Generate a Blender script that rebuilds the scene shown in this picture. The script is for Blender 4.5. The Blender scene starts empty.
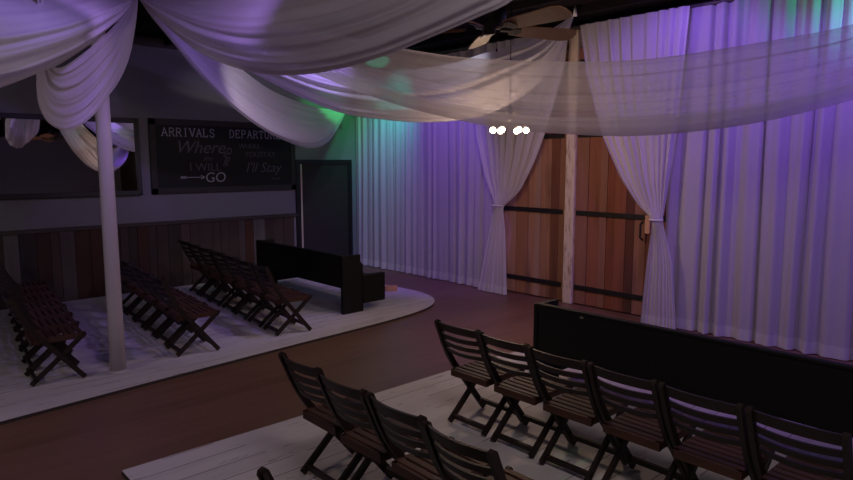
import bpy, bmesh, math, random
from mathutils import Vector, Matrix
random.seed(7)
sc = bpy.context.scene
COL = sc.collection

# ------------------------------------------------------------------ camera
CAM_PITCH, CAM_HEAD = math.radians(7.016), math.radians(47.39)
cd = bpy.data.cameras.new('camera'); cam = bpy.data.objects.new('camera', cd); COL.objects.link(cam)
cd.sensor_width = 36.0; cd.sensor_fit = 'HORIZONTAL'; cd.lens = 26.82; cd.clip_start = 0.05; cd.clip_end = 100
cam.location = (0, 0, 2.1)
cam.rotation_euler = (math.pi/2 - CAM_PITCH, 0, CAM_HEAD - math.pi/2)
sc.camera = cam

# ------------------------------------------------------------------ exposure, world, room lamps and added fill
sc.view_settings.view_transform = 'Standard'
sc.view_settings.look = 'None'
sc.view_settings.gamma = 1.0
sc.view_settings.use_curve_mapping = False
sc.view_settings.exposure = 0.0
w = bpy.data.worlds.new('dim_hall'); sc.world = w; w.use_nodes = True
bg = w.node_tree.nodes['Background']; bg.inputs[0].default_value = (0.60, 0.55, 0.70, 1); bg.inputs[1].default_value = 0.012

def aim(o, target):
    d = Vector(target) - o.location
    o.rotation_euler = d.to_track_quat('-Z', 'Y').to_euler()
def area(name, loc, target, size, watt, color):
    l = bpy.data.lights.new(name, 'AREA'); l.shape = 'DISK'; l.size = size; l.energy = watt; l.color = color
    o = bpy.data.objects.new(name, l); COL.objects.link(o); o.location = loc; aim(o, target); return o
def spot(name, loc, target, angle, watt, color, blend=0.6, radius=0.06):
    l = bpy.data.lights.new(name, 'SPOT'); l.spot_size = math.radians(angle); l.spot_blend = blend
    l.energy = watt; l.color = color; l.shadow_soft_size = radius
    o = bpy.data.objects.new(name, l); COL.objects.link(o); o.location = loc; aim(o, target); return o

WARMW = (1.0, 0.87, 0.86)
PURPLE = (0.30, 0.13, 1.0)
# added unseen room fill from above, then a side lamp matching the post's shadow
area('unseen_area_light', (1.6, 0.6, 3.9), (3.6, 3.8, 0), 1.6, 50, WARMW)
area('unseen_area_light', (-2.2, 4.8, 2.9), (1.5, 6.3, 0), 0.5, 17, WARMW)
# purple stage washes on the curtains
spot('purple_wash', (5.9, 7.4, 3.9), (7.7, 8.4, 1.6), 85, 165, PURPLE)
spot('purple_wash', (6.55, 1.4, 3.92), (7.7, 1.6, 1.6), 130, 105, PURPLE)
spot('purple_wash', (6.4, 3.3, 3.92), (7.7, 3.6, 2.6), 120, 65, PURPLE)
spot('purple_wash', (4.6, -2.6, 3.4), (7.7, 2.2, 1.3), 55, 170, PURPLE)
spot('teal_wash', (7.1, 8.9, 3.92), (7.72, 9.3, 3.1), 80, 110, (0.02, 0.9, 0.6), 1.0)
spot('green_wash', (7.2, 9.5, 3.75), (7.1, 10.6, 2.8), 70, 40, (0.05, 1.0, 0.22))
spot('teal_wash', (6.7, 0.7, 3.4), (7.7, 1.6, 3.75), 60, 120, (0.05, 1.0, 0.45), 1.0)
# coloured light between and above the swags
spot('purple_top', (2.2, 4.3, 3.92), (2.25, 7.2, 3.45), 95, 75, (0.46, 0.26, 1.0))
spot('purple_top', (1.35, 3.9, 3.92), (0.75, 4.6, 3.0), 120, 42, (0.38, 0.24, 1.0))
spot('purple_top', (4.2, 6.0, 3.92), (4.0, 6.9, 3.1), 95, 75, (0.40, 0.24, 1.0))
spot('white_top', (4.6, 5.1, 3.92), (4.2, 5.7, 3.2), 80, 34, (0.85, 0.85, 1.0))
spot('white_top', (5.8, 5.0, 3.92), (5.7, 5.7, 3.3), 60, 26, (0.85, 0.85, 1.0))
spot('white_top', (4.3, 7.3, 3.92), (5.2, 9.0, 2.7), 80, 60, (1.0, 0.86, 0.96))
spot('green_dot', (3.4, 3.4, 3.92), (4.02, 5.1, 3.08), 7, 60, (0.05, 1.0, 0.5), 0.5, 0.01)
spot('green_dot', (3.6, 0.2, 3.9), (3.55, 2.45, 0.0), 9, 30, (0.10, 1.0, 0.3), 1.0, 0.02)
spot('red_dot', (3.6, 0.2, 3.9), (3.3, 2.65, 0.0), 6, 20, (1.0, 0.15, 0.15), 1.0, 0.02)

# ------------------------------------------------------------------ helpers
def link(name, bm, mat=None, parent=None, smooth=False):
    me = bpy.data.meshes.new(name)
    bmesh.ops.recalc_face_normals(bm, faces=bm.faces)
    bm.to_mesh(me); bm.free()
    if smooth:
        for p in me.polygons: p.use_smooth = True
    o = bpy.data.objects.new(name, me); COL.objects.link(o)
    if mat is not None: me.materials.append(mat)
    if parent is not None: o.parent = parent
    return o
def tag(o, label, cat, group=None):
    o['label'] = label; o['category'] = cat
    if group: o['group'] = group
    return o
def thing(name, label, cat, loc=(0, 0, 0), rz=0.0, group=None):
    o = bpy.data.objects.new(name, None); COL.objects.link(o); o.location = loc; o.rotation_euler = (0, 0, rz)
    o.empty_display_size = 0.1
    return tag(o, label, cat, group)
def struct(o):
    o['kind'] = 'structure'; return o
def dup(root, loc, label, rz=None):
    r = root.copy(); COL.objects.link(r); r.location = loc; r['label'] = label
    if rz is not None: r.rotation_euler = (0, 0, rz)
    for ch in list(root.children):
        c = ch.copy(); COL.objects.link(c); c.parent = r
        for g in list(ch.children):
            d = g.copy(); COL.objects.link(d); d.parent = c
    return r
def box(bm, x0, x1, y0, y1, z0, z1, bev=0.0):
    vs = [bm.verts.new(p) for p in ((x0,y0,z0),(x1,y0,z0),(x1,y1,z0),(x0,y1,z0),(x0,y0,z1),(x1,y0,z1),(x1,y1,z1),(x0,y1,z1))]
    fs = [bm.faces.new([vs[i] for i in f]) for f in ((0,3,2,1),(4,5,6,7),(0,1,5,4),(1,2,6,5),(2,3,7,6),(3,0,4,7))]
    if bev:
        es = list({e for f in fs for e in f.edges})
        bmesh.ops.bevel(bm, geom=es, offset=bev, segments=2, affect='EDGES', profile=0.5)
def prism(bm, pts, axis, a0, a1):
    """closed outline pts (2D) pushed along an axis from a0 to a1; axis 'y': pts are (x,z); 'x': (y,z); 'z': (x,y)"""
    def P(p, a):
        return {'y': (p[0], a, p[1]), 'x': (a, p[0], p[1]), 'z': (p[0], p[1], a)}[axis]
    A = [bm.verts.new(P(p, a0)) for p in pts]; B = [bm.verts.new(P(p, a1)) for p in pts]; n = len(pts)
    bm.faces.new(A[::-1]); bm.faces.new(B)
    for i in range(n): bm.faces.new((A[i], A[(i+1) % n], B[(i+1) % n], B[i]))
def strip_outline(pts, th, round_top=True):
    """2D outline of a bar of thickness th that follows pts"""
    L, R = [], []
    for i, p in enumerate(pts):
        a = pts[max(0, i-1)]; b = pts[min(len(pts)-1, i+1)]
        d = Vector((b[0]-a[0], b[1]-a[1])).normalized(); n = Vector((-d.y, d.x))*th/2
        L.append((p[0]+n.x, p[1]+n.y)); R.append((p[0]-n.x, p[1]-n.y))
    if round_top:
        a, b = Vector(pts[1]), Vector(pts[0]); d = (b-a).normalized()
        tip = b + d*th*0.35
        return [(tip.x + (L[0][0]-pts[0][0])*0.5, tip.y + (L[0][1]-pts[0][1])*0.5)] + L + R[::-1] + [(tip.x + (R[0][0]-pts[0][0])*0.5, tip.y + (R[0][1]-pts[0][1])*0.5)]
    return L + R[::-1]
def tube(bm, pts, r, seg=10, cap=True):
    rings = []
    pts = [Vector(p) for p in pts]
    for i, p in enumerate(pts):
        d = (pts[min(i+1, len(pts)-1)] - pts[max(i-1, 0)]).normalized()
        u = d.orthogonal().normalized() if i == 0 else (rings_u - d*rings_u.dot(d)).normalized()
        rings_u = u; v = d.cross(u)
        rr = r[i] if isinstance(r, (list, tuple)) else r
        rings.append([bm.verts.new(p + (u*math.cos(t) + v*math.sin(t))*rr) for t in [2*math.pi*k/seg for k in range(seg)]])
    for a, b in zip(rings, rings[1:]):
        for k in range(seg): bm.faces.new((a[k], a[(k+1) % seg], b[(k+1) % seg], b[k]))
    if cap: bm.faces.new(rings[0][::-1]); bm.faces.new(rings[-1])
def lathe(bm, prof, cx=0, cy=0, seg=24):
    rings = [[bm.verts.new((cx+r*math.cos(2*math.pi*k/seg), cy+r*math.sin(2*math.pi*k/seg), z)) for k in range(seg)] for r, z in prof]
    for a, b in zip(rings, rings[1:]):
        for k in range(seg): bm.faces.new((a[k], a[(k+1) % seg], b[(k+1) % seg], b[k]))
    bm.faces.new(rings[0][::-1]); bm.faces.new(rings[-1])
def crom(P, t):
    n = len(P)-1; x = min(max(t, 0), 1)*n; i = min(int(x), n-1); f = x-i
    p0, p1, p2, p3 = P[max(i-1, 0)], P[i], P[i+1], P[min(i+2, n)]
    return 0.5*((2*p1) + (p2-p0)*f + (2*p0-5*p1+4*p2-p3)*f*f + (3*p1-p0-3*p2+p3)*f*f*f)
def resample(P, n):
    P = [Vector(p) for p in P]; D = [crom(P, i/400) for i in range(401)]
    L = [0.0]
    for a, b in zip(D, D[1:]): L.append(L[-1] + (b-a).length)
    out, j = [], 0
    for k in range(n):
        s = L[-1]*k/(n-1)
        while j < 399 and L[j+1] < s: j += 1
        f = (s-L[j])/max(1e-9, L[j+1]-L[j]); out.append(D[j].lerp(D[j+1], min(max(f, 0), 1)))
    return out
def tab(T, z):
    """smooth look-up in a table of (z, value), z falling"""
    if z >= T[0][0]: return T[0][1]
    for (z0, a), (z1, b) in zip(T, T[1:]):
        if z >= z1:
            f = (z0-z)/(z0-z1); return a + (b-a)*f
    return T[-1][1]

# ------------------------------------------------------------------ materials
class NT:
    def __init__(s, name):
        s.m = bpy.data.materials.new(name); s.m.use_nodes = True; s.t = s.m.node_tree
        s.b = s.t.nodes['Principled BSDF']; s.out = s.t.nodes['Material Output']
    def n(s, typ, ins=None, **props):
        nd = s.t.nodes.new(typ)
        for k, v in props.items(): setattr(nd, k, v)
        for k, v in (ins or {}).items():
            if hasattr(v, 'is_output'): s.t.links.new(v, nd.inputs[k])
            else: nd.inputs[k].default_value = v
        return nd
    def math(s, op, a, b=0.0): return s.n('ShaderNodeMath', {0: a, 1: b}, operation=op).outputs[0]
    def mix(s, f, a, b):
        nd = s.n('ShaderNodeMix', data_type='RGBA')
        for k, v in ((0, f), (6, a), (7, b)):
            if hasattr(v, 'is_output'): s.t.links.new(v, nd.inputs[k])
            else: nd.inputs[k].default_value = v if k == 0 else (*v, 1)[:4]
        return nd.outputs[2]
    def ramp(s, f, stops):
        nd = s.n('ShaderNodeValToRGB', {0: f}); e = nd.color_ramp.elements
        while len(e) < len(stops): e.new(0.5)
        for i, (p, c) in enumerate(stops): e[i].position = p; e[i].color = (*c, 1)
        return nd.outputs[0]
    def coord(s): return s.n('ShaderNodeTexCoord').outputs['Object']
    def noise(s, scale, vec=None, detail=4.0, stretch=None):
        if vec is None: vec = s.coord()
        if stretch: vec = s.n('ShaderNodeMapping', {'Vector': vec, 'Scale': stretch}).outputs[0]
        return s.n('ShaderNodeTexNoise', {'Vector': vec, 'Scale': scale, 'Detail': detail}).outputs['Fac']
    def base(s, c): s.t.links.new(c, s.b.inputs['Base Color'])
    def bump(s, h, strength=0.2, dist=0.01):
        nd = s.n('ShaderNodeBump', {'Height': h, 'Strength': strength, 'Distance': dist}); s.t.links.new(nd.outputs[0], s.b.inputs['Normal'])
def plain(name, col, rough=0.6, metal=0.0, var=0.15, scale=12, stretch=None, spec=0.5):
    k = NT(name); f = k.noise(scale, stretch=stretch)
    k.base(k.mix(f, tuple(c*(1-var) for c in col), tuple(min(1, c*(1+var)) for c in col)))
    k.b.inputs['Roughness'].default_value = rough; k.b.inputs['Metallic'].default_value = metal
    k.b.inputs['Specular IOR Level'].default_value = spec
    return k.m
def planks(name, axis, width, cols, gapcol, gap=0.04, rough=0.7, grain=(1.5, 30, 1), worn=False, gapnoise=0.0):
    """boards side by side along `axis` (0 x, 1 y): every board its own tone, thin gaps, grain"""
    k = NT(name); co = k.coord(); sp = k.n('ShaderNodeSeparateXYZ', {0: co})
    a = k.math('DIVIDE', sp.outputs[axis], width); idx = k.math('FLOOR', a); fr = k.math('FRACT', a)
    rnd = k.n('ShaderNodeTexWhiteNoise', {'W': idx}, noise_dimensions='1D').outputs['Value']
    c = k.ramp(rnd, [(i/(len(cols)-1), q) for i, q in enumerate(cols)])
    g = k.noise(1.0, co, 6.0, grain)
    c = k.mix(k.math('MULTIPLY', g, 0.6), c, tuple(x*0.45 for x in cols[0]))
    edge = k.math('LESS_THAN', fr, gap)
    if gapnoise:
        gn = k.math('GREATER_THAN', k.noise(1.3, co, 3.0, (1, 1.0, 1)), gapnoise)
        edge = k.math('MULTIPLY', edge, gn)
    c = k.mix(edge, c, gapcol)
    if worn:
        scuff = k.math('GREATER_THAN', k.noise(1.0, co, 8.0, (3.0, 22, 1)), 0.66)
        c = k.mix(k.math('MULTIPLY', scuff, 0.55), c, (0.16, 0.13, 0.12))
    k.base(c); k.b.inputs['Roughness'].default_value = rough
    k.bump(k.math('MULTIPLY', edge, -1.0), 0.3, 0.004)
    return k.m
def island_wood(name, stops, grain, rough=0.75, dark=0.5, spec=0.3):
    k = NT(name); g = k.n('ShaderNodeNewGeometry')
    c = k.ramp(g.outputs['Random Per Island'], stops)
    f = k.noise(1.0, None, 8.0, grain)
    f2 = k.noise(1.2, None, 3.0)
    c = k.mix(k.math('MULTIPLY', f, dark), c, (0.02, 0.012, 0.008))
    st = k.n('ShaderNodeMapRange', {'Value': k.noise(1.0, None, 5.0, (6, 6, 0.8)), 'From Min': 0.52, 'From Max': 0.72}).outputs[0]
    c = k.mix(k.math('MULTIPLY', st, 0.6), c, (0.06, 0.035, 0.022))
    k.base(c); k.b.inputs['Roughness'].default_value = rough; k.b.inputs['Specular IOR Level'].default_value = spec
    k.bump(f, 0.25, 0.004)
    return k.m
def sheer(name, col, trans, fine=60):
    """thin woven voile: part light passes straight through, the rest is scattered to both sides"""
    k = NT(name); k.t.nodes.remove(k.b)
    f = k.noise(fine, None, 2.0); c = k.mix(f, tuple(x*0.93 for x in col), col)
    d = k.n('ShaderNodeBsdfDiffuse', {0: c}); tl = k.n('ShaderNodeBsdfTranslucent', {0: c}); tp = k.n('ShaderNodeBsdfTransparent')
    m1 = k.n('ShaderNodeMixShader', {0: 0.36, 1: d.outputs[0], 2: tl.outputs[0]})
    m2 = k.n('ShaderNodeMixShader', {0: trans, 1: m1.outputs[0], 2: tp.outputs[0]})
    k.t.links.new(m2.outputs[0], k.out.inputs[0])
    return k.m

M = {}
M['floor'] = planks('brown_floor_boards', 1, 0.16, [(0.20, 0.100, 0.066), (0.25, 0.128, 0.088), (0.22, 0.110, 0.074)], (0.07, 0.035, 0.026), 0.03, 0.42, (0.8, 14, 1), gapnoise=0.52)
M['platform'] = planks('white_painted_boards', 1, 0.19, [(0.70, 0.64, 0.64), (0.78, 0.72, 0.72), (0.74, 0.69, 0.69)], (0.10, 0.08, 0.08), 0.035, 0.6, (0.7, 9, 1), worn=True, gapnoise=0.50)
M['platform_edge'] = plain('platform_edge', (0.05, 0.035, 0.03), 0.8)
M['paint'] = plain('wall_paint', (0.20, 0.19, 0.215), 0.9, var=0.05, scale=3)
M['ceiling'] = plain('dark_ceiling', (0.016, 0.012, 0.014), 0.95, var=0.3, scale=4, spec=0.1)
M['darkwood_wall'] = planks('brown_wall_boards', 1, 0.2, [(0.10, 0.05, 0.028), (0.13, 0.07, 0.04), (0.08, 0.04, 0.025)], (0.01, 0.006, 0.005), 0.03, 0.8, (1, 10, 1.5))
M['plain_wall'] = plain('hall_wall_paint', (0.36, 0.33, 0.38), 0.9, var=0.05)
M['wainscot'] = island_wood('reclaimed_boards', [(0, (0.035, 0.025, 0.022)), (0.3, (0.10, 0.07, 0.06)), (0.55, (0.05, 0.03, 0.025)), (0.75, (0.20, 0.175, 0.175)), (0.85, (0.03, 0.02, 0.02)), (1, (0.11, 0.04, 0.025))], (9, 9, 0.9))
M['cap'] = plain('dark_cap_rail', (0.05, 0.035, 0.033), 0.7)
M['barn'] = island_wood('barn_planks', [(0, (0.42, 0.18, 0.085)), (0.2, (0.66, 0.36, 0.21)), (0.4, (0.24, 0.09, 0.045)), (0.6, (0.72, 0.46, 0.32)), (0.8, (0.46, 0.21, 0.11)), (1, (0.20, 0.09, 0.05))], (22, 22, 1.2), dark=0.42)
M['barn_dark'] = island_wood('barn_planks_red', [(0, (0.30, 0.085, 0.05)), (0.25, (0.40, 0.15, 0.095)), (0.5, (0.13, 0.04, 0.025)), (0.75, (0.42, 0.19, 0.14)), (1, (0.19, 0.06, 0.04))], (22, 22, 1.2), dark=0.42)
M['iron'] = plain('black_iron', (0.022, 0.018, 0.018), 0.55, 0.3, 0.3)
k = NT('flaking_white_post'); co = k.coord()
f = k.n('ShaderNodeMapRange', {'Value': k.noise(1.0, co, 6.0, (34, 34, 7)), 'From Min': 0.50, 'From Max': 0.75}).outputs[0]
k.base(k.mix(f, (0.74, 0.60, 0.48), (0.34, 0.19, 0.11))); k.b.inputs['Roughness'].default_value = 0.85; M['post_flake'] = k.m
M['white_post'] = plain('white_post_paint', (0.50, 0.44, 0.46), 0.6, var=0.06, scale=5)
M['chair'] = plain('dark_stained_wood', (0.022, 0.012, 0.010), 0.5, 0, 0.35, 2.0, (3, 3, 14), 0.35)
M['chair_slat'] = plain('dark_stained_slats', (0.070, 0.030, 0.020), 0.55, 0, 0.35, 2.0, (14, 2, 14), 0.3)
M['pew'] = plain('black_pew_paint', (0.008, 0.007, 0.007), 0.6, 0, 0.3, spec=0.25)
M['door'] = plain('dark_door_paint', (0.035, 0.030, 0.028), 0.7, 0, 0.15, spec=0.2)
M['door_trim'] = plain('door_edge_strip', (0.55, 0.45, 0.33), 0.6)
M['frame'] = plain('black_frame', (0.010, 0.008, 0.009), 0.5, 0, 0.3)
M['board'] = plain('chalkboard_slate', (0.006, 0.006, 0.008), 0.75, 0, 0.35, 3)
M['board_frame'] = plain('worn_board_frame', (0.028, 0.022, 0.022), 0.7, 0, 0.4, 6)
M['chalk'] = plain('white_chalk', (0.42, 0.40, 0.52), 0.95, 0, 0.4, 90)
M['chalk_faint'] = plain('faint_chalk', (0.13, 0.12, 0.16), 0.95, 0, 0.5, 90)
k = NT('mirror_glass'); k.base(k.mix(k.noise(2.0), (0.86, 0.86, 0.88), (0.9, 0.9, 0.92))); k.b.inputs['Metallic'].default_value = 1; k.b.inputs['Roughness'].default_value = 0.02; M['mirror'] = k.m
M['swag'] = sheer('white_voile_swag', (0.78, 0.73, 0.79), 0.20)
M['swag_thin'] = sheer('thin_white_voile', (0.78, 0.73, 0.79), 0.46)
M['curtain'] = sheer('white_sheer_curtain', (0.80, 0.75, 0.82), 0.10)
M['hem'] = sheer('doubled_curtain_hem', (0.84, 0.81, 0.84), 0.02)
M['tie'] = plain('white_tie_ribbon', (0.70, 0.66, 0.68), 0.8)
M['rod'] = plain('curtain_rod_metal', (0.10, 0.08, 0.08), 0.5, 0.4)
M['bronze'] = plain('fan_bronze', (0.030, 0.022, 0.020), 0.4, 0.6)
M['blade'] = plain('fan_blade_wood', (0.34, 0.165, 0.07), 0.5, 0, 0.2, 2.0, (2, 14, 2))
M['brass'] = plain('small_brass', (0.45, 0.40, 0.34), 0.4, 0.8)
M['honey'] = plain('honey_wood', (0.62, 0.34, 0.18), 0.6, 0, 0.2, 4, (2, 14, 2))
k = NT('bulb_glow'); k.b.inputs['Emission Color'].default_value = (1.0, 0.80, 0.55, 1); k.b.inputs['Emission Strength'].default_value = 14.0
k.base(k.mix(k.noise(3), (0.9, 0.85, 0.75), (1, 0.95, 0.85))); M['bulb'] = k.m

# ------------------------------------------------------------------ the room
XW, YW, ZC = 8.0, 10.6, 4.05
bm = bmesh.new(); box(bm, -4.2, XW+0.2, -5.2, YW+0.2, -0.12, 0.0); struct(link('floor', bm, M['floor']))
bm = bmesh.new(); box(bm, -4.2, XW+0.2, -5.2, YW+0.2, ZC, ZC+0.12)
for i in range(16):
    x = -3.6 + i*0.76
    if abs(x-2.66) > 0.1: box(bm, x, x+0.06, -5.0, YW, ZC-0.10, ZC+0.01)
struct(link('ceiling', bm, M['ceiling']))
bm = bmesh.new(); box(bm, -4.2, XW+0.2, YW, YW+0.15, 0, ZC); struct(link('wall_left', bm, M['paint']))
bm = bmesh.new(); box(bm, XW, XW+0.15, -5.2, YW, 0, ZC); struct(link('wall_front', bm, M['darkwood_wall']))
bm = bmesh.new(); box(bm, -4.2, XW, -5.2, -5.05, 0, ZC); struct(link('wall_right', bm, M['plain_wall']))
bm = bmesh.new(); box(bm, -4.2, -4.05, -5.05, YW, 0, ZC); struct(link('wall_back', bm, M['plain_wall']))
# plank wainscot on the chalkboard wall, one board after the other, with a cap rail
bm = bmesh.new(); x = -4.0
while x < 6.30:
    wd = random.uniform(0.12, 0.24); x1 = min(x+wd, 6.36)
    box(bm, x+0.003, x1-0.003, YW-random.uniform(0.018, 0.03), YW+0.01, 0.0, 1.07); x = x1
struct(link('trim_1', bm, M['wainscot']))
bm = bmesh.new(); box(bm, -4.0, 6.36, YW-0.05, YW, 1.07, 1.13, 0.006); struct(link('trim_2', bm, M['cap']))
bm = bmesh.new(); box(bm, -4.0, 6.36, YW-0.04, YW, ZC-0.14, ZC, 0.004); struct(link('trim_3', bm, M['cap']))
# dark side door in the left wall
bm = bmesh.new()
box(bm, 6.36, 6.45, YW-0.05, YW+0.02, 0, 2.14); box(bm, 7.56, 7.65, YW-0.05, YW+0.02, 0, 2.14); box(bm, 6.45, 7.56, YW-0.05, YW+0.02, 2.06, 2.14)
df = struct(link('door_3', bm, M['frame']))
bm = bmesh.new(); box(bm, 6.50, 7.56, YW-0.03, YW+0.02, 0.01, 2.06); link('door_leaf', bm, M['door'], df)
bm = bmesh.new(); box(bm, 6.455, 6.49, YW-0.045, YW+0.02, 0.01, 2.05); e = link('edge_strip', bm, M['door_trim'], df); e['label'] = 'pale strip down the door edge'

# raised white-painted plank platforms with rounded ends
def platform(name, outline, label):
    bm = bmesh.new(); prism(bm, outline, 'z', 0.0, 0.03)
    o = link(name, bm, M['platform']); o.data.materials.append(M['platform_edge'])
    for p in o.data.polygons:
        if abs(p.normal.z) < 0.5: p.material_index = 1
    tag(o, label, 'platform', None)
def smooth_line(P, n): return [(p.x, p.y) for p in resample([(a, b, 0) for a, b in P], n)]
endL = smooth_line([(3.74, 6.22), (4.6, 6.29), (5.38, 6.38), (5.98, 6.52), (6.36, 6.74), (6.60, 7.06), (6.70, 7.45), (6.70, 7.95), (6.62, 8.7), (6.45, 9.5), (6.2, 10.5)], 40)
platform('plank_platform', [(-3.2, 10.5), (-3.2, 5.80), (0.79, 5.91), (2.01, 6.05)] + endL, 'white painted low plank platform with a rounded end under the left chairs and white post')
endR = smooth_line([(4.39, 4.37), (5.2, 4.34), (5.8, 4.2), (6.2, 3.9), (6.42, 3.4), (6.48, 2.7), (6.5, 1.5)], 24)
platform('plank_platform', [(6.5, -4.5), (1.27, -4.5), (1.24, 4.39)] + endR, 'white painted low plank platform under the chairs and pew on the right')
PZ = 0.03

# ------------------------------------------------------------------ plank doors behind the tied curtains
def barn_leaf(name, y0, y1, mat, seed, hinge_at):
    rr = random.Random(seed)
    bm = bmesh.new(); y = y0
    while y < y1-0.01:
        wd = rr.uniform(0.10, 0.24); ye = y+wd if y+wd < y1-0.07 else y1
        box(bm, y and XW-0.10-rr.uniform(0, 0.012), XW-0.03, y+0.003, ye-0.003, 0.02, 3.70); y = ye
    o = struct(link(name, bm, mat))
    for z in (0.26, 1.36, 2.48, 3.5):
        b2 = bmesh.new(); box(b2, XW-0.128, XW-0.095, y0+0.06, y1-0.02, z-0.035, z+0.035, 0.004)
        for q in range(5):
            yy = y0+0.15+q*(y1-y0-0.3)/4
            lathe_box = 0.012; box(b2, XW-0.136, XW-0.12, yy-lathe_box, yy+lathe_box, z-lathe_box, z+lathe_box)
        link('strap_hinge', b2, M['iron'], o)
    return o
d1 = barn_leaf('door_1', 5.52, 7.10, M['barn'], 3, 1)
d2 = barn_leaf('door_2', 3.85, 5.36, M['barn_dark'], 11, 0)
bm = bmesh.new(); box(bm, XW-0.24, XW-0.13, 4.12, 4.19, 1.16, 1.40, 0.006); l = link('latch_block', bm, M['honey'], d2)
bm = bmesh.new(); tube(bm, [(XW-0.15, 4.26, 1.30), (XW-0.22, 4.26, 1.28), (XW-0.22, 4.26, 1.10), (XW-0.15, 4.26, 1.06)], 0.014, 8); link('pull_handle', bm, M['iron'], d2)
bm = bmesh.new(); box(bm, XW-0.16, XW-0.02, 5.36, 5.52, 0.0, 3.98, 0.012); struct(link('trim_4', bm, M['post_flake']))

# ------------------------------------------------------------------ curtains
def add_curve_sheet(fn, nu, nv):
    bm = bmesh.new(); g = [[bm.verts.new(fn(i/(nu-1), j/(nv-1))) for j in range(nv)] for i in range(nu)]
    for i in range(nu-1):
        for j in range(nv-1): bm.faces.new((g[i][j], g[i+1][j], g[i+1][j+1], g[i][j+1]))
    return bm
def straight_curtain(y0, y1, x, seed, label, folds, depth=0.050):
    rr = random.Random(seed); ph = [rr.uniform(0, 6.28) for _ in range(6)]
    t = thing('sheer_curtain', label, 'curtain', (x, (y0+y1)/2, 0), 0, 'straight sheer curtain panels')
    W = y1-y0
    def f(u, v, dx=0.0, za=0.012, zb=3.92):
        z = za + (zb-za)*v; h = z/4.0
        s = u*folds*2*math.pi + 0.9*math.sin(u*9+ph[0]) + 0.7*math.sin(u*17+ph[5]) + 0.35*math.sin(z*0.9+ph[3]+u*5)
        a = (depth - 0.014*h)*(0.6+0.7*math.sin(u*7+ph[1])**2)
        d = a*math.sin(s) + 0.4*a*math.sin(2.3*s+ph[2]) + 0.012*math.sin(u*4+ph[4])
        yy = -W/2 + W*u + 0.018*math.sin(s*1.0+1.2)
        e = min(1.0, u*14, (1-u)*14); return (d*e-dx, -W/2+W*u + (yy+W/2-W*u)*e, z)
    n = int(folds*16)
    link('cloth', add_curve_sheet(lambda u, v: f(u, v), n, 26), M['curtain'], t, True)
    link('hem', add_curve_sheet(lambda u, v: f(u, v, 0.006, 0.012, 0.145), n, 4), M['hem'], t, True)
    return t
straight_curtain(9.35, 10.54, 7.76, 1, 'sheer white curtain beside the dark side door, teal light at its top', 6, 0.036)
straight_curtain(8.12, 9.35, 7.76, 2, 'sheer white curtain hanging straight, middle of the three left of the plank doors', 7, 0.036)
straight_curtain(6.75, 8.12, 7.76, 3, 'sheer white curtain hanging straight just left of the tied-back curtain', 6, 0.036)
straight_curtain(2.44, 3.86, 7.68, 4, 'sheer white curtain hanging straight just right of the right tied-back curtain', 6)
straight_curtain(1.06, 2.44, 7.68, 5, 'sheer white curtain at the right edge, teal light at its top', 6)
straight_curtain(-0.51, 1.06, 7.68, 6, 'sheer white curtain beyond the right end of the right-hand pew', 7)
straight_curtain(-2.20, -0.51, 7.68, 7, 'sheer white curtain farthest from the plank doors', 7)
def tied_curtain(side_in, side_out, x, seed, label, folds, ztie):
    rr = random.Random(seed); ph = [rr.uniform(0, 6.28) for _ in range(6)]
    t = thing('tied_curtain', label, 'curtain', (x, side_out[0][1], 0), 0, 'tied-back sheer curtains'); oy = side_out[0][1]
    P = [(z, 0) for z, _ in side_in]
    def edge(T, z):  # smooth the table a little
        return (tab(T, z+0.06)+2*tab(T, z)+tab(T, z-0.06))/4
    def f(u, v, dx=0.0, za=0.012, zb=3.92):
        z = za + (zb-za)*v; a, b = edge(side_in, z), edge(side_out, z); wd = abs(b-a)
        s = u*folds*2*math.pi + 1.2*math.sin(u*8+ph[0]) + 0.8*math.sin(u*15+ph[3])
        am = (0.008 + 0.013*min(1.0, wd/0.8))*(0.6+0.6*math.sin(u*6+ph[1]+0.5*z)**2); near = math.exp(-((z-ztie)/0.16)**2)
        d = am*(1-0.55*near)*(math.sin(s) + 0.35*math.sin(2.1*s+ph[2])) - 0.05*math.sin(math.pi*u)*near
        return (d-dx, (a+(b-a)*u)*0.984-oy, z)
    n = int(folds*16)
    link('cloth', add_curve_sheet(lambda u, v: f(u, v), n, 90), M['curtain'], t, True)
    link('hem', add_curve_sheet(lambda u, v: f(u, v, 0.006, 0.012, 0.145), n, 5), M['hem'], t, True)
    ca = (tab(side_in, ztie)+tab(side_out, ztie))/2*0.984-oy; hw = abs(tab(side_in, ztie)-tab(side_out, ztie))/2+0.015
    bm = bmesh.new(); tube(bm, [(-0.03+0.060*math.cos(q), ca+hw*math.sin(q), ztie) for q in [2*math.pi*i/24 for i in range(25)]], 0.012, 8)
    link('tieback', bm, M['tie'], t, True)
tied_curtain([(3.92, 5.44), (3.4, 5.50), (2.52, 5.81), (2.1, 6.00), (1.67, 6.26), (1.50, 6.45), (1.42, 6.60), (1.25, 6.58), (1.0, 6.55), (0.4, 6.52), (0.02, 6.50)],
             [(3.92, 7.30), (2.5, 7.20), (1.9, 7.0), (1.55, 6.82), (1.42, 6.76), (1.2, 6.82), (0.6, 6.98), (0.02, 7.12)], 7.59, 21,
             'sheer white curtain tied back at the left of the plank doors', 8, 1.42)
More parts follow.
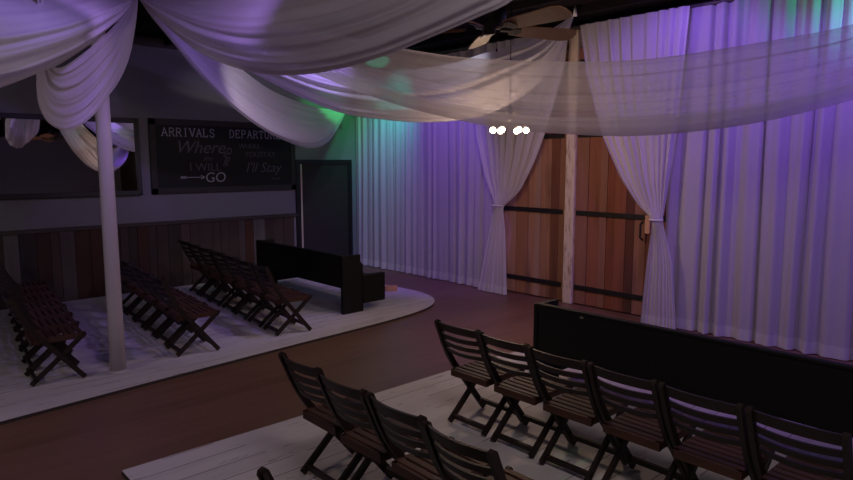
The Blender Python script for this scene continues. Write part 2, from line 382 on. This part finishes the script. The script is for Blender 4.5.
tied_curtain([(3.92, 5.18), (3.3, 5.06), (2.43, 4.77), (1.87, 4.47), (1.55, 4.22), (1.38, 4.01), (1.2, 4.02), (0.85, 4.06), (0.27, 4.10), (0.02, 4.11)],
             [(3.92, 3.66), (2.43, 3.76), (1.87, 3.82), (1.5, 3.86), (1.38, 3.88), (1.2, 3.83), (0.85, 3.72), (0.03, 3.64)], 7.50, 22,
             'sheer white curtain tied back at the right of the plank doors', 9, 1.38)
bm = bmesh.new(); tube(bm, [(7.70, -2.4, 3.95), (7.70, 10.5, 3.95)], 0.028, 10)
for y in (-2.4, 10.5): tube(bm, [(7.70, y, 3.95), (7.70, y+(0.06 if y > 0 else -0.06), 3.95)], 0.035, 10)
cr = link('curtain_rod', bm, M['rod'], None, True); tag(cr, 'long dark curtain rod under the ceiling carrying the sheer curtains', 'curtain rod')
for y in (-1.8, 0.8, 3.3, 5.33, 8.1, 10.2):
    b2 = bmesh.new(); box(b2, 7.69, XW+0.01, y-0.012, y+0.012, 3.965, 3.99); link('bracket', b2, M['rod'], cr)

# ------------------------------------------------------------------ ceiling swags of sheer cloth
SWAGS = {
 'A': [
  [(2.66,7.71,3.95), (2.43,7.61,3.95), (1.90,6.78,3.72), (1.32,5.74,3.41), (0.82,4.76,3.11), (0.44,3.97,2.98), (-0.01,2.97,3.03), (-0.20,2.51,3.49), (-0.30,2.20,3.90)],
  [(2.66,7.71,3.95), (2.09,6.51,3.56), (1.61,5.54,3.24), (1.24,4.82,3.00), (0.90,4.18,2.81), (0.62,3.68,2.67), (0.34,3.20,2.56), (0.07,2.75,2.54), (-0.14,2.42,2.78), (-0.25,2.26,3.33), (-0.30,2.20,3.90)],
  [(2.66,7.71,3.95), (2.41,7.25,3.77), (2.04,6.55,3.44), (1.65,5.82,3.13), (1.28,5.15,2.87), (0.96,4.55,2.67), (0.65,3.98,2.51), (0.34,3.39,2.39), (0.06,2.86,2.40), (-0.15,2.48,2.57), (-0.25,2.28,3.17), (-0.30,2.20,3.90)],
  [(2.66,7.71,3.95), (2.47,7.75,3.83), (2.01,7.08,3.51), (1.46,6.10,3.17), (0.81,4.83,2.80), (0.41,3.99,2.60), (-0.05,2.93,2.62), (-0.26,2.35,3.22), (-0.30,2.20,3.90)],
 ],
 'B': [
  [(2.66,7.71,3.95), (2.35,7.17,3.67), (2.03,6.60,3.37), (1.77,6.25,3.14), (1.56,6.00,2.97), (1.37,5.74,2.84), (1.26,5.56,2.83), (1.18,5.37,2.91), (1.11,5.08,3.13), (1.10,4.90,3.90)],
  [(2.66,7.71,3.95), (2.40,7.21,3.58), (2.09,6.68,3.19), (1.81,6.24,2.90), (1.58,6.05,2.69), (1.38,5.84,2.61), (1.25,5.66,2.65), (1.18,5.47,2.78), (1.12,5.18,3.01), (1.10,4.90,3.90)],
  [(2.66,7.71,3.95), (2.46,7.30,3.55), (2.19,6.86,3.11), (1.89,6.37,2.74), (1.64,6.08,2.48), (1.41,5.88,2.36), (1.25,5.71,2.39), (1.15,5.53,2.50), (1.10,5.34,2.65), (1.08,5.14,2.87), (1.07,4.99,3.17), (1.10,4.90,3.90)],
  [(2.66,7.71,3.95), (2.52,7.43,3.58), (2.30,7.03,3.16), (2.02,6.60,2.82), (1.75,6.26,2.61), (1.51,6.06,2.52), (1.33,5.85,2.56), (1.23,5.62,2.72), (1.14,5.28,2.96), (1.10,4.90,3.90)],
 ],
 'C': [
  [(2.66,7.71,3.95), (2.83,7.38,3.91), (2.98,6.80,3.84), (3.13,5.97,3.83), (3.27,4.78,3.82), (3.33,3.69,3.88), (3.34,2.92,3.93), (3.32,2.36,3.92), (3.27,1.93,3.90)],
  [(2.66,7.71,3.95), (2.66,7.35,3.83), (2.69,6.62,3.59), (2.73,5.91,3.39), (2.78,5.15,3.25), (2.87,4.34,3.20), (2.96,3.60,3.25), (3.05,3.00,3.39), (3.14,2.51,3.58), (3.21,2.15,3.76), (3.27,1.93,3.90)],
  [(2.66,7.71,3.95), (2.69,7.40,3.78), (2.74,6.91,3.48), (2.81,6.33,3.19), (2.88,5.64,2.98), (2.94,5.03,2.88), (3.01,4.43,2.86), (3.07,3.85,2.90), (3.12,3.36,2.98), (3.16,2.93,3.06), (3.19,2.68,3.12), (3.23,2.35,3.33), (3.25,2.11,3.60), (3.27,1.93,3.90)],
  [(2.66,7.71,3.95), (2.80,7.47,3.79), (2.98,6.83,3.42), (3.11,6.08,3.20), (3.21,5.38,3.09), (3.27,4.66,3.08), (3.32,3.91,3.18), (3.34,3.18,3.35), (3.33,2.58,3.53), (3.31,2.15,3.74), (3.27,1.93,3.90)],
 ],
 'D': [
  [(2.66,7.71,3.95), (3.36,8.30,3.89), (3.93,8.70,3.69), (4.57,9.11,3.47), (5.30,9.54,3.25), (6.10,9.94,3.13), (6.80,10.20,3.08), (7.35,10.25,3.13)],
  [(2.66,7.71,3.95), (3.04,7.96,3.79), (3.44,8.20,3.56), (3.88,8.46,3.31), (4.48,8.80,3.07), (5.18,9.19,2.89), (5.85,9.54,2.81), (6.51,9.87,2.83), (6.97,10.09,2.97), (7.35,10.25,3.13)],
  [(2.66,7.71,3.95), (2.90,7.80,3.78), (3.23,7.95,3.51), (3.66,8.15,3.17), (4.16,8.40,2.87), (4.71,8.68,2.64), (5.30,9.00,2.51), (5.87,9.33,2.48), (6.44,9.67,2.59), (6.89,9.95,2.83), (7.35,10.25,3.13)],
  [(2.66,7.71,3.95), (2.81,7.79,3.79), (3.16,7.98,3.52), (3.63,8.24,3.16), (4.19,8.54,2.85), (4.76,8.85,2.61), (5.33,9.15,2.45), (5.98,9.51,2.35), (6.52,9.80,2.44), (6.95,10.03,2.73), (7.35,10.25,3.13)],
  [(2.66,7.71,3.95), (3.15,8.09,3.71), (3.76,8.51,3.33), (4.47,8.95,3.01), (5.31,9.43,2.71), (6.13,9.84,2.62), (6.81,10.12,2.73), (7.35,10.25,3.13)],
 ],
 'E': [
  [(2.66,7.71,3.95), (3.23,7.41,3.68), (3.81,7.06,3.48), (4.50,6.62,3.28), (5.20,6.14,3.22), (5.70,5.77,3.31), (6.10,5.47,3.47), (6.50,5.15,3.62), (6.78,4.91,3.81), (6.91,4.78,3.95)],
  [(2.66,7.71,3.95), (3.08,7.34,3.59), (3.60,6.92,3.32), (4.24,6.45,3.03), (4.91,5.98,2.92), (5.52,5.58,2.98), (6.05,5.25,3.19), (6.50,4.99,3.43), (6.78,4.84,3.75), (6.91,4.78,3.95)],
  [(2.66,7.71,3.95), (3.02,7.46,3.60), (3.65,7.03,3.17), (4.41,6.50,2.74), (5.00,6.10,2.62), (5.51,5.74,2.60), (6.03,5.39,2.71), (6.50,5.06,3.04), (6.76,4.88,3.46), (6.87,4.81,3.79), (6.91,4.78,3.95)],
  [(2.66,7.71,3.95), (3.25,7.46,3.46), (3.94,7.08,3.14), (4.75,6.57,2.80), (5.47,6.06,2.76), (6.06,5.59,2.90), (6.59,5.13,3.28), (6.84,4.88,3.71), (6.91,4.78,3.95)],
 ],
 'F': [
  [(2.66,7.71,3.95), (3.28,6.73,3.78), (3.82,5.80,3.45), (4.26,5.02,3.24), (4.61,4.38,3.11), (4.93,3.78,3.04), (5.26,3.15,3.00), (5.49,2.70,3.02), (5.63,2.42,3.05), (5.87,1.95,3.11), (6.06,1.56,3.18), (6.45,0.74,3.42), (6.89,-0.20,3.75), (7.30,-1.20,3.95)],
  [(2.66,7.71,3.95), (3.17,6.62,3.62), (3.63,5.69,3.23), (4.03,4.90,2.97), (4.35,4.26,2.80), (4.69,3.60,2.70), (5.01,2.98,2.67), (5.30,2.42,2.70), (5.58,1.91,2.78), (5.81,1.47,2.88), (6.23,0.69,3.15), (6.73,-0.21,3.55), (7.30,-1.20,3.95)],
  [(2.66,7.71,3.95), (3.15,6.58,3.52), (3.54,5.74,3.14), (3.93,4.94,2.81), (4.25,4.29,2.63), (4.63,3.54,2.50), (4.94,2.94,2.47), (5.24,2.38,2.50), (5.51,1.87,2.58), (5.75,1.45,2.70), (6.18,0.67,2.96), (6.70,-0.22,3.45), (7.30,-1.20,3.95)],
  [(2.66,7.71,3.95), (3.22,6.63,3.45), (3.56,5.98,3.13), (3.78,5.56,2.93), (4.08,4.98,2.69), (4.37,4.42,2.52), (4.60,3.98,2.42), (4.86,3.49,2.36), (5.10,3.02,2.33), (5.33,2.59,2.35), (5.61,2.05,2.43), (5.91,1.48,2.59), (6.32,0.68,2.88), (6.79,-0.23,3.42), (7.30,-1.20,3.95)],
  [(2.66,7.71,3.95), (3.32,6.70,3.53), (3.77,5.92,3.15), (4.22,5.14,2.83), (4.58,4.48,2.65), (4.95,3.79,2.53), (5.29,3.14,2.51), (5.59,2.54,2.53), (5.87,1.99,2.61), (6.09,1.53,2.73), (6.49,0.70,2.99), (6.91,-0.23,3.52), (7.30,-1.20,3.95)],
 ],
}

def swag(key, label, mat, folds, amp, seed, wob=1.0):
    rails = [resample(r, 90) for r in SWAGS[key]]; rr = random.Random(seed); ph = [rr.uniform(0, 6.28) for _ in range(6)]
    NU, NV = 90, max(40, int(folds*9)); G = []
    for i in range(NU):
        col = [r[i] for r in rails]; G.append([crom(col, j/(NV-1)) for j in range(NV)])
    def nrm(i, j):
        a = G[min(i+1, NU-1)][j]-G[max(i-1, 0)][j]; b = G[i][min(j+1, NV-1)]-G[i][max(j-1, 0)]
        n = a.cross(b); return n.normalized() if n.length > 1e-9 else Vector((0, 0, 1))
    bm = bmesh.new(); V = []
    for i in range(NU):
        u = i/(NU-1); row = []
        wd = sum((G[i][j+1]-G[i][j]).length for j in range(NV-1))
        for j in range(NV):
            v = j/(NV-1)
            s = 2*math.pi*folds*v + wob*(1.1*math.sin(2.6*u+ph[0]) + 0.7*math.sin(5*v+ph[1]+2*u))
            A = amp*min(1.0, wd/0.9)*(0.55+0.45*math.sin(3.1*v*2+ph[4]+1.5*u))
            d = A*(1.0-2.0*abs(math.sin(s*0.5))**0.8 + 0.6*(1.0-2.0*abs(math.sin(0.85*s+ph[2]+1.2*u))))
            row.append(bm.verts.new(G[i][j] + nrm(i, j)*d))
        V.append(row)
    for i in range(NU-1):
        for j in range(NV-1): bm.faces.new((V[i][j], V[i+1][j], V[i+1][j+1], V[i][j+1]))
    a, b = Vector(SWAGS[key][0][0]), Vector(SWAGS[key][0][-1])
    t = thing('draped_swag', label, 'ceiling drape', a, 0, 'sheer ceiling swags')
    bmesh.ops.translate(bm, verts=bm.verts, vec=-a)
    link('cloth', bm, mat, t, True)
    b2 = bmesh.new(); q = b-a; zt = (ZC-0.02-b.z) if b.z > 3.8 else 0.06
    tube(b2, [q+Vector((0, 0, -0.05)), q+Vector((0, 0, 0.0)), q+Vector((0, 0, zt))], [0.03, 0.022, 0.008], 8); link('tie', b2, M['tie'], t, True)
swag('A', 'wide white swag running from the gathering point out to the top left corner, purple lit', M['swag'], 9, 0.026, 1)
swag('B', 'short white swag hanging in a deep loop in front of the white post', M['swag'], 8, 0.020, 2)
swag('C', 'broad front white swag, closest to the viewer at the top centre', M['swag'], 10, 0.026, 3)
swag('D', 'white swag looping down over the chalkboard to the green-lit corner', M['swag'], 10, 0.028, 4)
swag('E', 'white swag behind the longest one, rising to a ceiling peg beside the fan', M['swag'], 8, 0.026, 5)
swag('F', 'longest see-through white swag sweeping across to the right edge in front of the curtains', M['swag_thin'], 9, 0.024, 6)
bm = bmesh.new(); lathe(bm, [(0.10, 4.02), (0.11, 4.03), (0.11, ZC)], 2.66, 7.71, 16)
tag(link('swag_ring', bm, M['bronze'], None, True), 'dark ceiling ring where all the white swags gather', 'ceiling ring')

# ------------------------------------------------------------------ white post
t = thing('support_post', 'slim white painted post standing on the left platform between the chair rows', 'post', (1.88, 6.56, PZ))
bm = bmesh.new(); lathe(bm, [(0.075, 0.02), (0.07, 0.6), (0.066, 2.0), (0.064, ZC-PZ)], 0, 0, 24); link('shaft', bm, M['white_post'], t, True)
bm = bmesh.new(); lathe(bm, [(0.088, 0.0), (0.088, 0.014), (0.080, 0.022), (0.078, 0.03)], 0, 0, 24); link('base_plate', bm, M['white_post'], t)

# ------------------------------------------------------------------ mirror and chalkboard on the left wall
t = thing('wall_mirror', 'long black-framed mirror on the wall left of the chalkboard', 'mirror', (2.42, YW-0.05, 2.175)); t.rotation_euler = (math.radians(-2.0), 0, 0)
bm = bmesh.new(); W2, H2, B = 1.12, 0.60, 0.075
box(bm, -W2, W2, -0.02, 0.02, H2-B, H2, .006); box(bm, -W2, W2, -0.02, 0.02, -H2, -H2+B, .006); box(bm, -W2, -W2+B, -0.02, 0.02, -H2, H2, .006); box(bm, W2-B, W2, -0.02, 0.02, -H2, H2, .006)
link('frame', bm, M['frame'], t)
bm = bmesh.new(); box(bm, -W2+B-0.01, W2-B+0.01, -0.006, 0.012, -H2+B-0.01, H2-B+0.01); link('mirror_glass', bm, M['mirror'], t)

CBX, CBZ = 5.03, 2.185
t = thing('chalkboard', 'big framed chalkboard lettered ARRIVALS and DEPARTURES on the left wall', 'chalkboard', (CBX, YW-0.02, CBZ))
W2, H2, B = 1.33, 0.61, 0.10
bm = bmesh.new()
box(bm, -W2, W2, -0.02, 0.02, H2-B, H2, .006); box(bm, -W2, W2, -0.02, 0.02, -H2, -H2+B, .006); box(bm, -W2, -W2+B, -0.02, 0.02, -H2, H2, .006); box(bm, W2-B, W2, -0.02, 0.02, -H2, H2, .006)
link('frame', bm, M['board_frame'], t)
bm = bmesh.new(); box(bm, -W2+B-.01, W2-B+.01, -0.004, 0.015, -H2+B-.01, H2-B+.01); link('slate', bm, M['board'], t)
# serif capitals drawn as strokes: every letter in a 1 x 1.4 cell
LET = {'A': [[(0.05,0),(0.5,1.4),(0.95,0)],[(0.22,0.5),(0.78,0.5)]], 'R': [[(0.15,0),(0.15,1.4),(0.6,1.4),(0.85,1.2),(0.85,0.9),(0.6,0.72),(0.15,0.72)],[(0.5,0.72),(0.95,0)]],
 'I': [[(0.5,0),(0.5,1.4)]], 'V': [[(0.05,1.4),(0.5,0),(0.95,1.4)]], 'L': [[(0.15,1.4),(0.15,0),(0.85,0),(0.85,0.25)]], 'S': [[(0.85,1.15),(0.65,1.4),(0.3,1.4),(0.12,1.1),(0.25,0.8),(0.72,0.62),(0.88,0.32),(0.7,0),(0.3,0),(0.1,0.25)]],
 'D': [[(0.15,0),(0.15,1.4),(0.55,1.4),(0.88,1.1),(0.88,0.3),(0.55,0),(0.15,0)]], 'E': [[(0.85,1.15),(0.85,1.4),(0.15,1.4),(0.15,0),(0.85,0),(0.85,0.25)],[(0.15,0.72),(0.65,0.72)]],
 'P': [[(0.15,0),(0.15,1.4),(0.6,1.4),(0.85,1.2),(0.85,0.9),(0.6,0.7),(0.15,0.7)]], 'T': [[(0.5,0),(0.5,1.4)],[(0.08,1.15),(0.08,1.4),(0.92,1.4),(0.92,1.15)]], 'U': [[(0.12,1.4),(0.12,0.3),(0.35,0),(0.65,0),(0.88,0.3),(0.88,1.4)]]}
SER = {'A': [(0.05,0),(0.95,0)], 'R': [(0.15,0),(0.95,0)], 'I': [(0.5,0),(0.5,1.4)], 'V': [(0.05,1.4),(0.95,1.4)], 'L': [(0.15,1.4)], 'P': [(0.15,0)], 'T': [(0.5,0)], 'U': [(0.12,1.4),(0.88,1.4)]}
def stroke(bm, pts, wd, y=-0.0055):
    for a, b in zip(pts, pts[1:]):
        a, b = Vector(a), Vector(b); d = (b-a)
        if d.length < 1e-6: continue
        d.normalize(); n = Vector((-d.y, d.x))*wd/2; e = d*wd*0.4
        q = [a-e+n, b+e+n, b+e-n, a-e-n]
        A = [bm.verts.new((p.x, y, p.y)) for p in q]; Bv = [bm.verts.new((p.x, y+0.003, p.y)) for p in q]
        bm.faces.new(A); bm.faces.new(Bv[::-1])
        for i in range(4): bm.faces.new((A[i], Bv[i], Bv[(i+1) % 4], A[(i+1) % 4]))
def serif_word(word, x, z, size, adv):
    bm = bmesh.new()
    for ch in word:
        for st in LET[ch]: stroke(bm, [(x+p[0]*size, z+p[1]*size) for p in st], size*0.16)
        for px, pz in SER.get(ch, []): stroke(bm, [(x+(px-0.18)*size, z+pz*size), (x+(px+0.18)*size, z+pz*size)], size*0.09)
        x += adv
    return bm
link('lettering', serif_word('ARRIVALS', -1.13, 0.335, 0.092, 0.115), M['chalk'], t)
link('lettering', serif_word('DEPARTURES', 0.03, 0.335, 0.092, 0.113), M['chalk'], t)
def chalk_text(body, x, z, size, shear, mat, rot=0.0):
    cu = bpy.data.curves.new('lettering', 'FONT'); cu.body = body; cu.size = size; cu.shear = shear; cu.extrude = 0.0015; cu.align_x = 'CENTER'; cu.offset = -0.0015
    o = bpy.data.objects.new('lettering', cu); COL.objects.link(o)
    dg = bpy.context.evaluated_depsgraph_get(); me = bpy.data.meshes.new_from_object(o.evaluated_get(dg))
    bpy.data.objects.remove(o)
    me.transform(Matrix.Translation((x, -0.0055, z)) @ Matrix.Rotation(math.pi/2, 4, 'X') @ Matrix.Rotation(rot, 4, 'Z'))
    me.materials.clear(); me.materials.append(mat)
    q = bpy.data.objects.new('lettering', me); COL.objects.link(q); q.parent = t
chalk_text('Where', -0.50, 0.06, 0.30, 0.35, M['chalk_faint'])
chalk_text('you', -0.37, -0.06, 0.11, 0.2, M['chalk_faint'])
chalk_text('I WILL', -0.42, -0.24, 0.20, 0.0, M['chalk_faint'])
chalk_text('GO', -0.25, -0.43, 0.24, 0.1, M['chalk'])
chalk_text('go', 0.02, 0.02, 0.22, 0.3, M['chalk_faint'], 0.9)
chalk_text('&', -0.06, -0.16, 0.17, 0.2, M['chalk_faint'])
chalk_text('WHERE', 0.40, 0.15, 0.12, 0.0, M['chalk_faint'])
chalk_text('YOU', 0.45, 0.00, 0.135, 0.0, M['chalk_faint'])
chalk_text('STAY', 0.76, 0.00, 0.135, 0.0, M['chalk_faint'])
chalk_text("I'll Stay", 0.66, -0.27, 0.25, 0.3, M['chalk_faint'])
chalk_text('Ruth', 0.90, -0.42, 0.09, 0.3, M['chalk_faint'])
bm = bmesh.new(); stroke(bm, [(-0.85, -0.345), (-0.44, -0.345)], 0.012); stroke(bm, [(-0.50, -0.315), (-0.44, -0.345), (-0.50, -0.375)], 0.012); stroke(bm, [(-0.85, -0.33), (-0.76, -0.33)], 0.008); stroke(bm, [(-0.85, -0.36), (-0.76, -0.36)], 0.008)
link('arrow', bm, M['chalk'], t)

# ------------------------------------------------------------------ folding chairs
CW = 0.445
def make_chair(label):
    t = thing('folding_chair', label, 'chair')
    for y in (0.0, CW-0.028):
        bm = bmesh.new(); pts = [(0.0, 0.84), (0.03, 0.77), (0.075, 0.66), (0.125, 0.56), (0.185, 0.465), (0.265, 0.37), (0.38, 0.225), (0.55, 0.0135)]
        prism(bm, strip_outline(pts, 0.045), 'y', y, y+0.028); link('front_leg', bm, M['chair'], t)
        bm = bmesh.new(); y2 = y+0.03 if y < 0.1 else y-0.03
        pts = [(0.575, 0.43), (0.42, 0.29), (0.265, 0.15), (0.11, 0.0145)]
        prism(bm, strip_outline(pts, 0.042), 'y', y2, y2+0.026); link('rear_leg', bm, M['chair'], t)
    bm = bmesh.new()
    for i in range(7):
        x0 = 0.155 + i*0.062; box(bm, x0, x0+0.043, 0.032, CW-0.032, 0.425, 0.442, 0.003)
    for y in (0.034, CW-0.06): box(bm, 0.135, 0.58, y, y+0.03, 0.39, 0.436)
    box(bm, 0.13, 0.155, 0.034, CW-0.034, 0.385, 0.436)
    link('seat', bm, M['chair_slat'], t)
    def back_x(z): return tab([(0.84, 0.0), (0.77, 0.03), (0.66, 0.075), (0.56, 0.125), (0.465, 0.185)], z)
    for z0, z1 in ((0.782, 0.845), (0.718, 0.758), (0.654, 0.692), (0.592, 0.628)):
        bm = bmesh.new(); N = 10; rows = []
        for i in range(N+1):
            y = 0.026 + (CW-0.052)*i/N; cv = 0.045*(1-((i/N)*2-1)**2)
            rows.append([bm.verts.new((back_x(z)-cv+dx, y, z+(0.008*(1-((i/N)*2-1)**2) if z1 > 0.8 else 0))) for z, dx in ((z0, -0.008), (z1, -0.008), (z1, 0.008), (z0, 0.008))])
        for a, b in zip(rows, rows[1:]):
            for q in range(4): bm.faces.new((a[q], a[(q+1) % 4], b[(q+1) % 4], b[q]))
        bm.faces.new(rows[0]); bm.faces.new(rows[-1][::-1])
        link('back_slat', bm, M['chair'], t)
    for x, z in ((0.15, 0.045), (0.49, 0.085)):
        bm = bmesh.new(); box(bm, x-0.014, x+0.014, 0.03, CW-0.03, z-0.012, z+0.022); link('stretcher', bm, M['chair'], t)
    return t
ORD = ['first', 'second', 'third', 'fourth', 'fifth', 'sixth', 'seventh', 'eighth']
proto = None
def chair_row(n, x, y, step, where, group, drift=0.0, turn=0.0, jit=0.01):
    global proto
    for i in range(n):
        lab = 'dark slatted folding chair, %s from the aisle, %s' % (ORD[i], where)
        yy = y + i*step if step > 0 else y + i*step - CW
        loc = (x - i*drift + random.uniform(-jit, jit), yy, PZ+0.003); rz = turn + random.uniform(-0.02, 0.02)
        if proto is None:
            proto = make_chair(lab); proto.location = loc; proto.rotation_euler = (0, 0, rz); proto['group'] = group
        else:
            c = dup(proto, loc, lab, rz); c['group'] = group
chair_row(7, 3.31, 3.49, -0.466, 'row behind the right pew', 'folding chairs behind the right-hand pew', 0.014)
chair_row(4, 2.00, 3.55, -0.475, 'second row at bottom centre', 'folding chairs of the second row on the right platform', 0.02)
chair_row(2, 1.14, 2.22, -0.475, 'row cut by the bottom edge', 'folding chairs of the nearest row on the right platform')
chair_row(7, 3.57, 6.62, 0.49, 'row behind the left pew', 'folding chairs behind the left pew', -0.045, -0.08)
chair_row(6, 2.38, 6.60, 0.49, 'row just right of the post', 'folding chairs right of the white post', -0.045, -0.08)
chair_row(7, 1.03, 6.61, 0.49, 'row left of the white post', 'folding chairs left of the white post', -0.06, -0.08)

# ------------------------------------------------------------------ black pews
def pew(x, y0, y1, label, plaque):
    t = thing('pew', label, 'pew', (x, (y0+y1)/2, PZ), 0, 'black pews'); h = (y1-y0)/2
    bm = bmesh.new(); prism(bm, [(0.0, 0.36), (0.05, 0.36), (0.03, 0.79), (0.0, 0.79)], 'y', -h+0.04, h-0.04); link('backrest', bm, M['pew'], t)
    bm = bmesh.new(); box(bm, -0.012, 0.05, -h+0.03, h-0.03, 0.785, 0.81, 0.006); link('top_rail', bm, M['pew'], t)
    bm = bmesh.new(); box(bm, 0.04, 0.68, -h+0.04, h-0.04, 0.40, 0.45, 0.008); link('seat', bm, M['pew'], t)
    for y in (-h, h-0.05):
        bm = bmesh.new(); prism(bm, [(0.0, 0.0), (0.34, 0.0), (0.34, 0.66), (0.30, 0.70), (0.30, 0.80), (0.0, 0.80)], 'y', y, y+0.05); link('end_panel', bm, M['pew'], t)
        bm = bmesh.new(); box(bm, 0.33, 0.72, y-0.02, y+0.06, 0.11, 0.51, 0.012); link('arm_end', bm, M['pew'], t)
    if plaque:
        bm = bmesh.new(); box(bm, -0.006, 0.002, h-0.52, h-0.49, 0.755, 0.772); p = link('plaque', bm, M['brass'], t); p['label'] = 'tiny pale plaque'
pew(4.90, 7.0, 9.42, 'black wooden pew standing on the rounded left platform', False)
pew(4.52, 0.62, 3.48, 'black wooden pew in front of the folding chairs on the right platform', True)

# small pale wooden wedge on the floor past the pew's end
bm = bmesh.new()
prism(bm, [(-0.10, -0.05), (0.06, -0.05), (0.10, -0.02), (0.10, 0.03), (0.06, 0.05), (-0.10, 0.05)], 'z', 0.0, 0.09)
bmesh.ops.bevel(bm, geom=bm.edges[:], offset=0.012, segments=2, affect='EDGES')
o = link('wooden_block', bm, M['honey']); o.location = (6.42, 7.82, PZ); o.rotation_euler = (0, 0, -0.7); tag(o, 'small orange wooden block on the white platform behind the left pew', 'wooden block')

# ------------------------------------------------------------------ ceiling fan
FX, FY, FZ = 3.94, 3.54, 3.17
t = thing('ceiling_fan', 'dark bronze ceiling fan with wooden blades beyond the front swag', 'ceiling fan', (FX, FY, ZC))
dz = FZ-ZC
bm = bmesh.new(); lathe(bm, [(0.02, -0.10), (0.07, -0.06), (0.08, 0.0)], 0, 0, 20); link('canopy', bm, M['bronze'], t, True)
bm = bmesh.new(); tube(bm, [(0, 0, -0.05), (0, 0, dz+0.20)], 0.014, 10); link('downrod', bm, M['bronze'], t, True)
bm = bmesh.new(); lathe(bm, [(0.03, dz-0.06), (0.05, dz-0.05), (0.055, dz-0.015), (0.11, dz), (0.135, dz+0.04), (0.135, dz+0.13), (0.10, dz+0.19), (0.03, dz+0.21)], 0, 0, 28); link('motor', bm, M['bronze'], t, True)
for i in range(5):
    a = math.radians(50 + 72*i)
    R = Matrix.Translation((0, 0, dz-0.01)) @ Matrix.Rotation(a, 4, 'Z') @ Matrix.Rotation(math.radians(-19), 4, 'X')
    bm = bmesh.new(); out = [(0.20, -0.062), (0.34, -0.078), (0.70, -0.094), (0.775, -0.075), (0.80, -0.03), (0.80, 0.03), (0.775, 0.075), (0.70, 0.094), (0.34, 0.078), (0.20, 0.062)]
    prism(bm, out, 'z', -0.004, 0.004); bmesh.ops.transform(bm, matrix=R, verts=bm.verts)
    b = link('blade', bm, M['blade'], t)
    bm = bmesh.new(); prism(bm, [(0.10, -0.018), (0.17, -0.014), (0.21, -0.045), (0.27, -0.045), (0.29, 0.0), (0.27, 0.045), (0.21, 0.045), (0.17, 0.014), (0.10, 0.018)], 'z', -0.012, -0.005)
    bmesh.ops.transform(bm, matrix=R, verts=bm.verts); link('blade_iron', bm, M['bronze'], b)
bm = bmesh.new(); tube(bm, [(0.05, -0.04, dz-0.03), (0.05, -0.04, dz-0.16)], 0.002, 6); lathe(bm, [(0.004, dz-0.19), (0.008, dz-0.18), (0.004, dz-0.16)], 0.05, -0.04, 8); link('pull_chain', bm, M['bronze'], t)

# ------------------------------------------------------------------ small chandelier behind the longest swag
CX, CY = 5.70, 4.79
t = thing('chandelier', 'small bronze chandelier of glowing round bulbs in front of the left tied curtain', 'chandelier', (CX, CY, ZC))
zb = 2.45-ZC
bm = bmesh.new(); lathe(bm, [(0.015, -0.08), (0.06, -0.04), (0.065, 0.0)], 0, 0, 16); link('canopy', bm, M['bronze'], t, True)
bm = bmesh.new(); tube(bm, [(0, 0, -0.05), (0, 0, zb+0.28)], 0.005, 8); lathe(bm, [(0.01, zb+0.10), (0.035, zb+0.16), (0.02, zb+0.24), (0.008, zb+0.30)], 0, 0, 12); link('stem', bm, M['bronze'], t, True)
for i in range(6):
    a = math.radians(14 + 60*i); ca, sa = math.cos(a), math.sin(a); r = 0.19
    bm = bmesh.new(); tube(bm, [(0.02*ca, 0.02*sa, zb+0.17), (0.10*ca, 0.10*sa, zb+0.22), (0.17*ca, 0.17*sa, zb+0.18), (r*ca, r*sa, zb+0.09)], 0.007, 7)
    lathe(bm, [(0.012, zb+0.10), (0.018, zb+0.07), (0.018, zb+0.045)], r*ca, r*sa, 10)
    arm = link('arm', bm, M['bronze'], t, True)
    bm = bmesh.new(); bmesh.ops.create_uvsphere(bm, u_segments=16, v_segments=10, radius=0.036, matrix=Matrix.Translation((r*ca, r*sa, zb+0.01)))
    link('bulb', bm, M['bulb'], arm, True)
l = bpy.data.lights.new('chandelier_light', 'POINT'); l.energy = 48; l.color = (1.0, 0.72, 0.50); l.shadow_soft_size = 0.20
o = bpy.data.objects.new('chandelier_light', l); COL.objects.link(o); o.parent = t; o.location = (0, 0, zb-0.06)
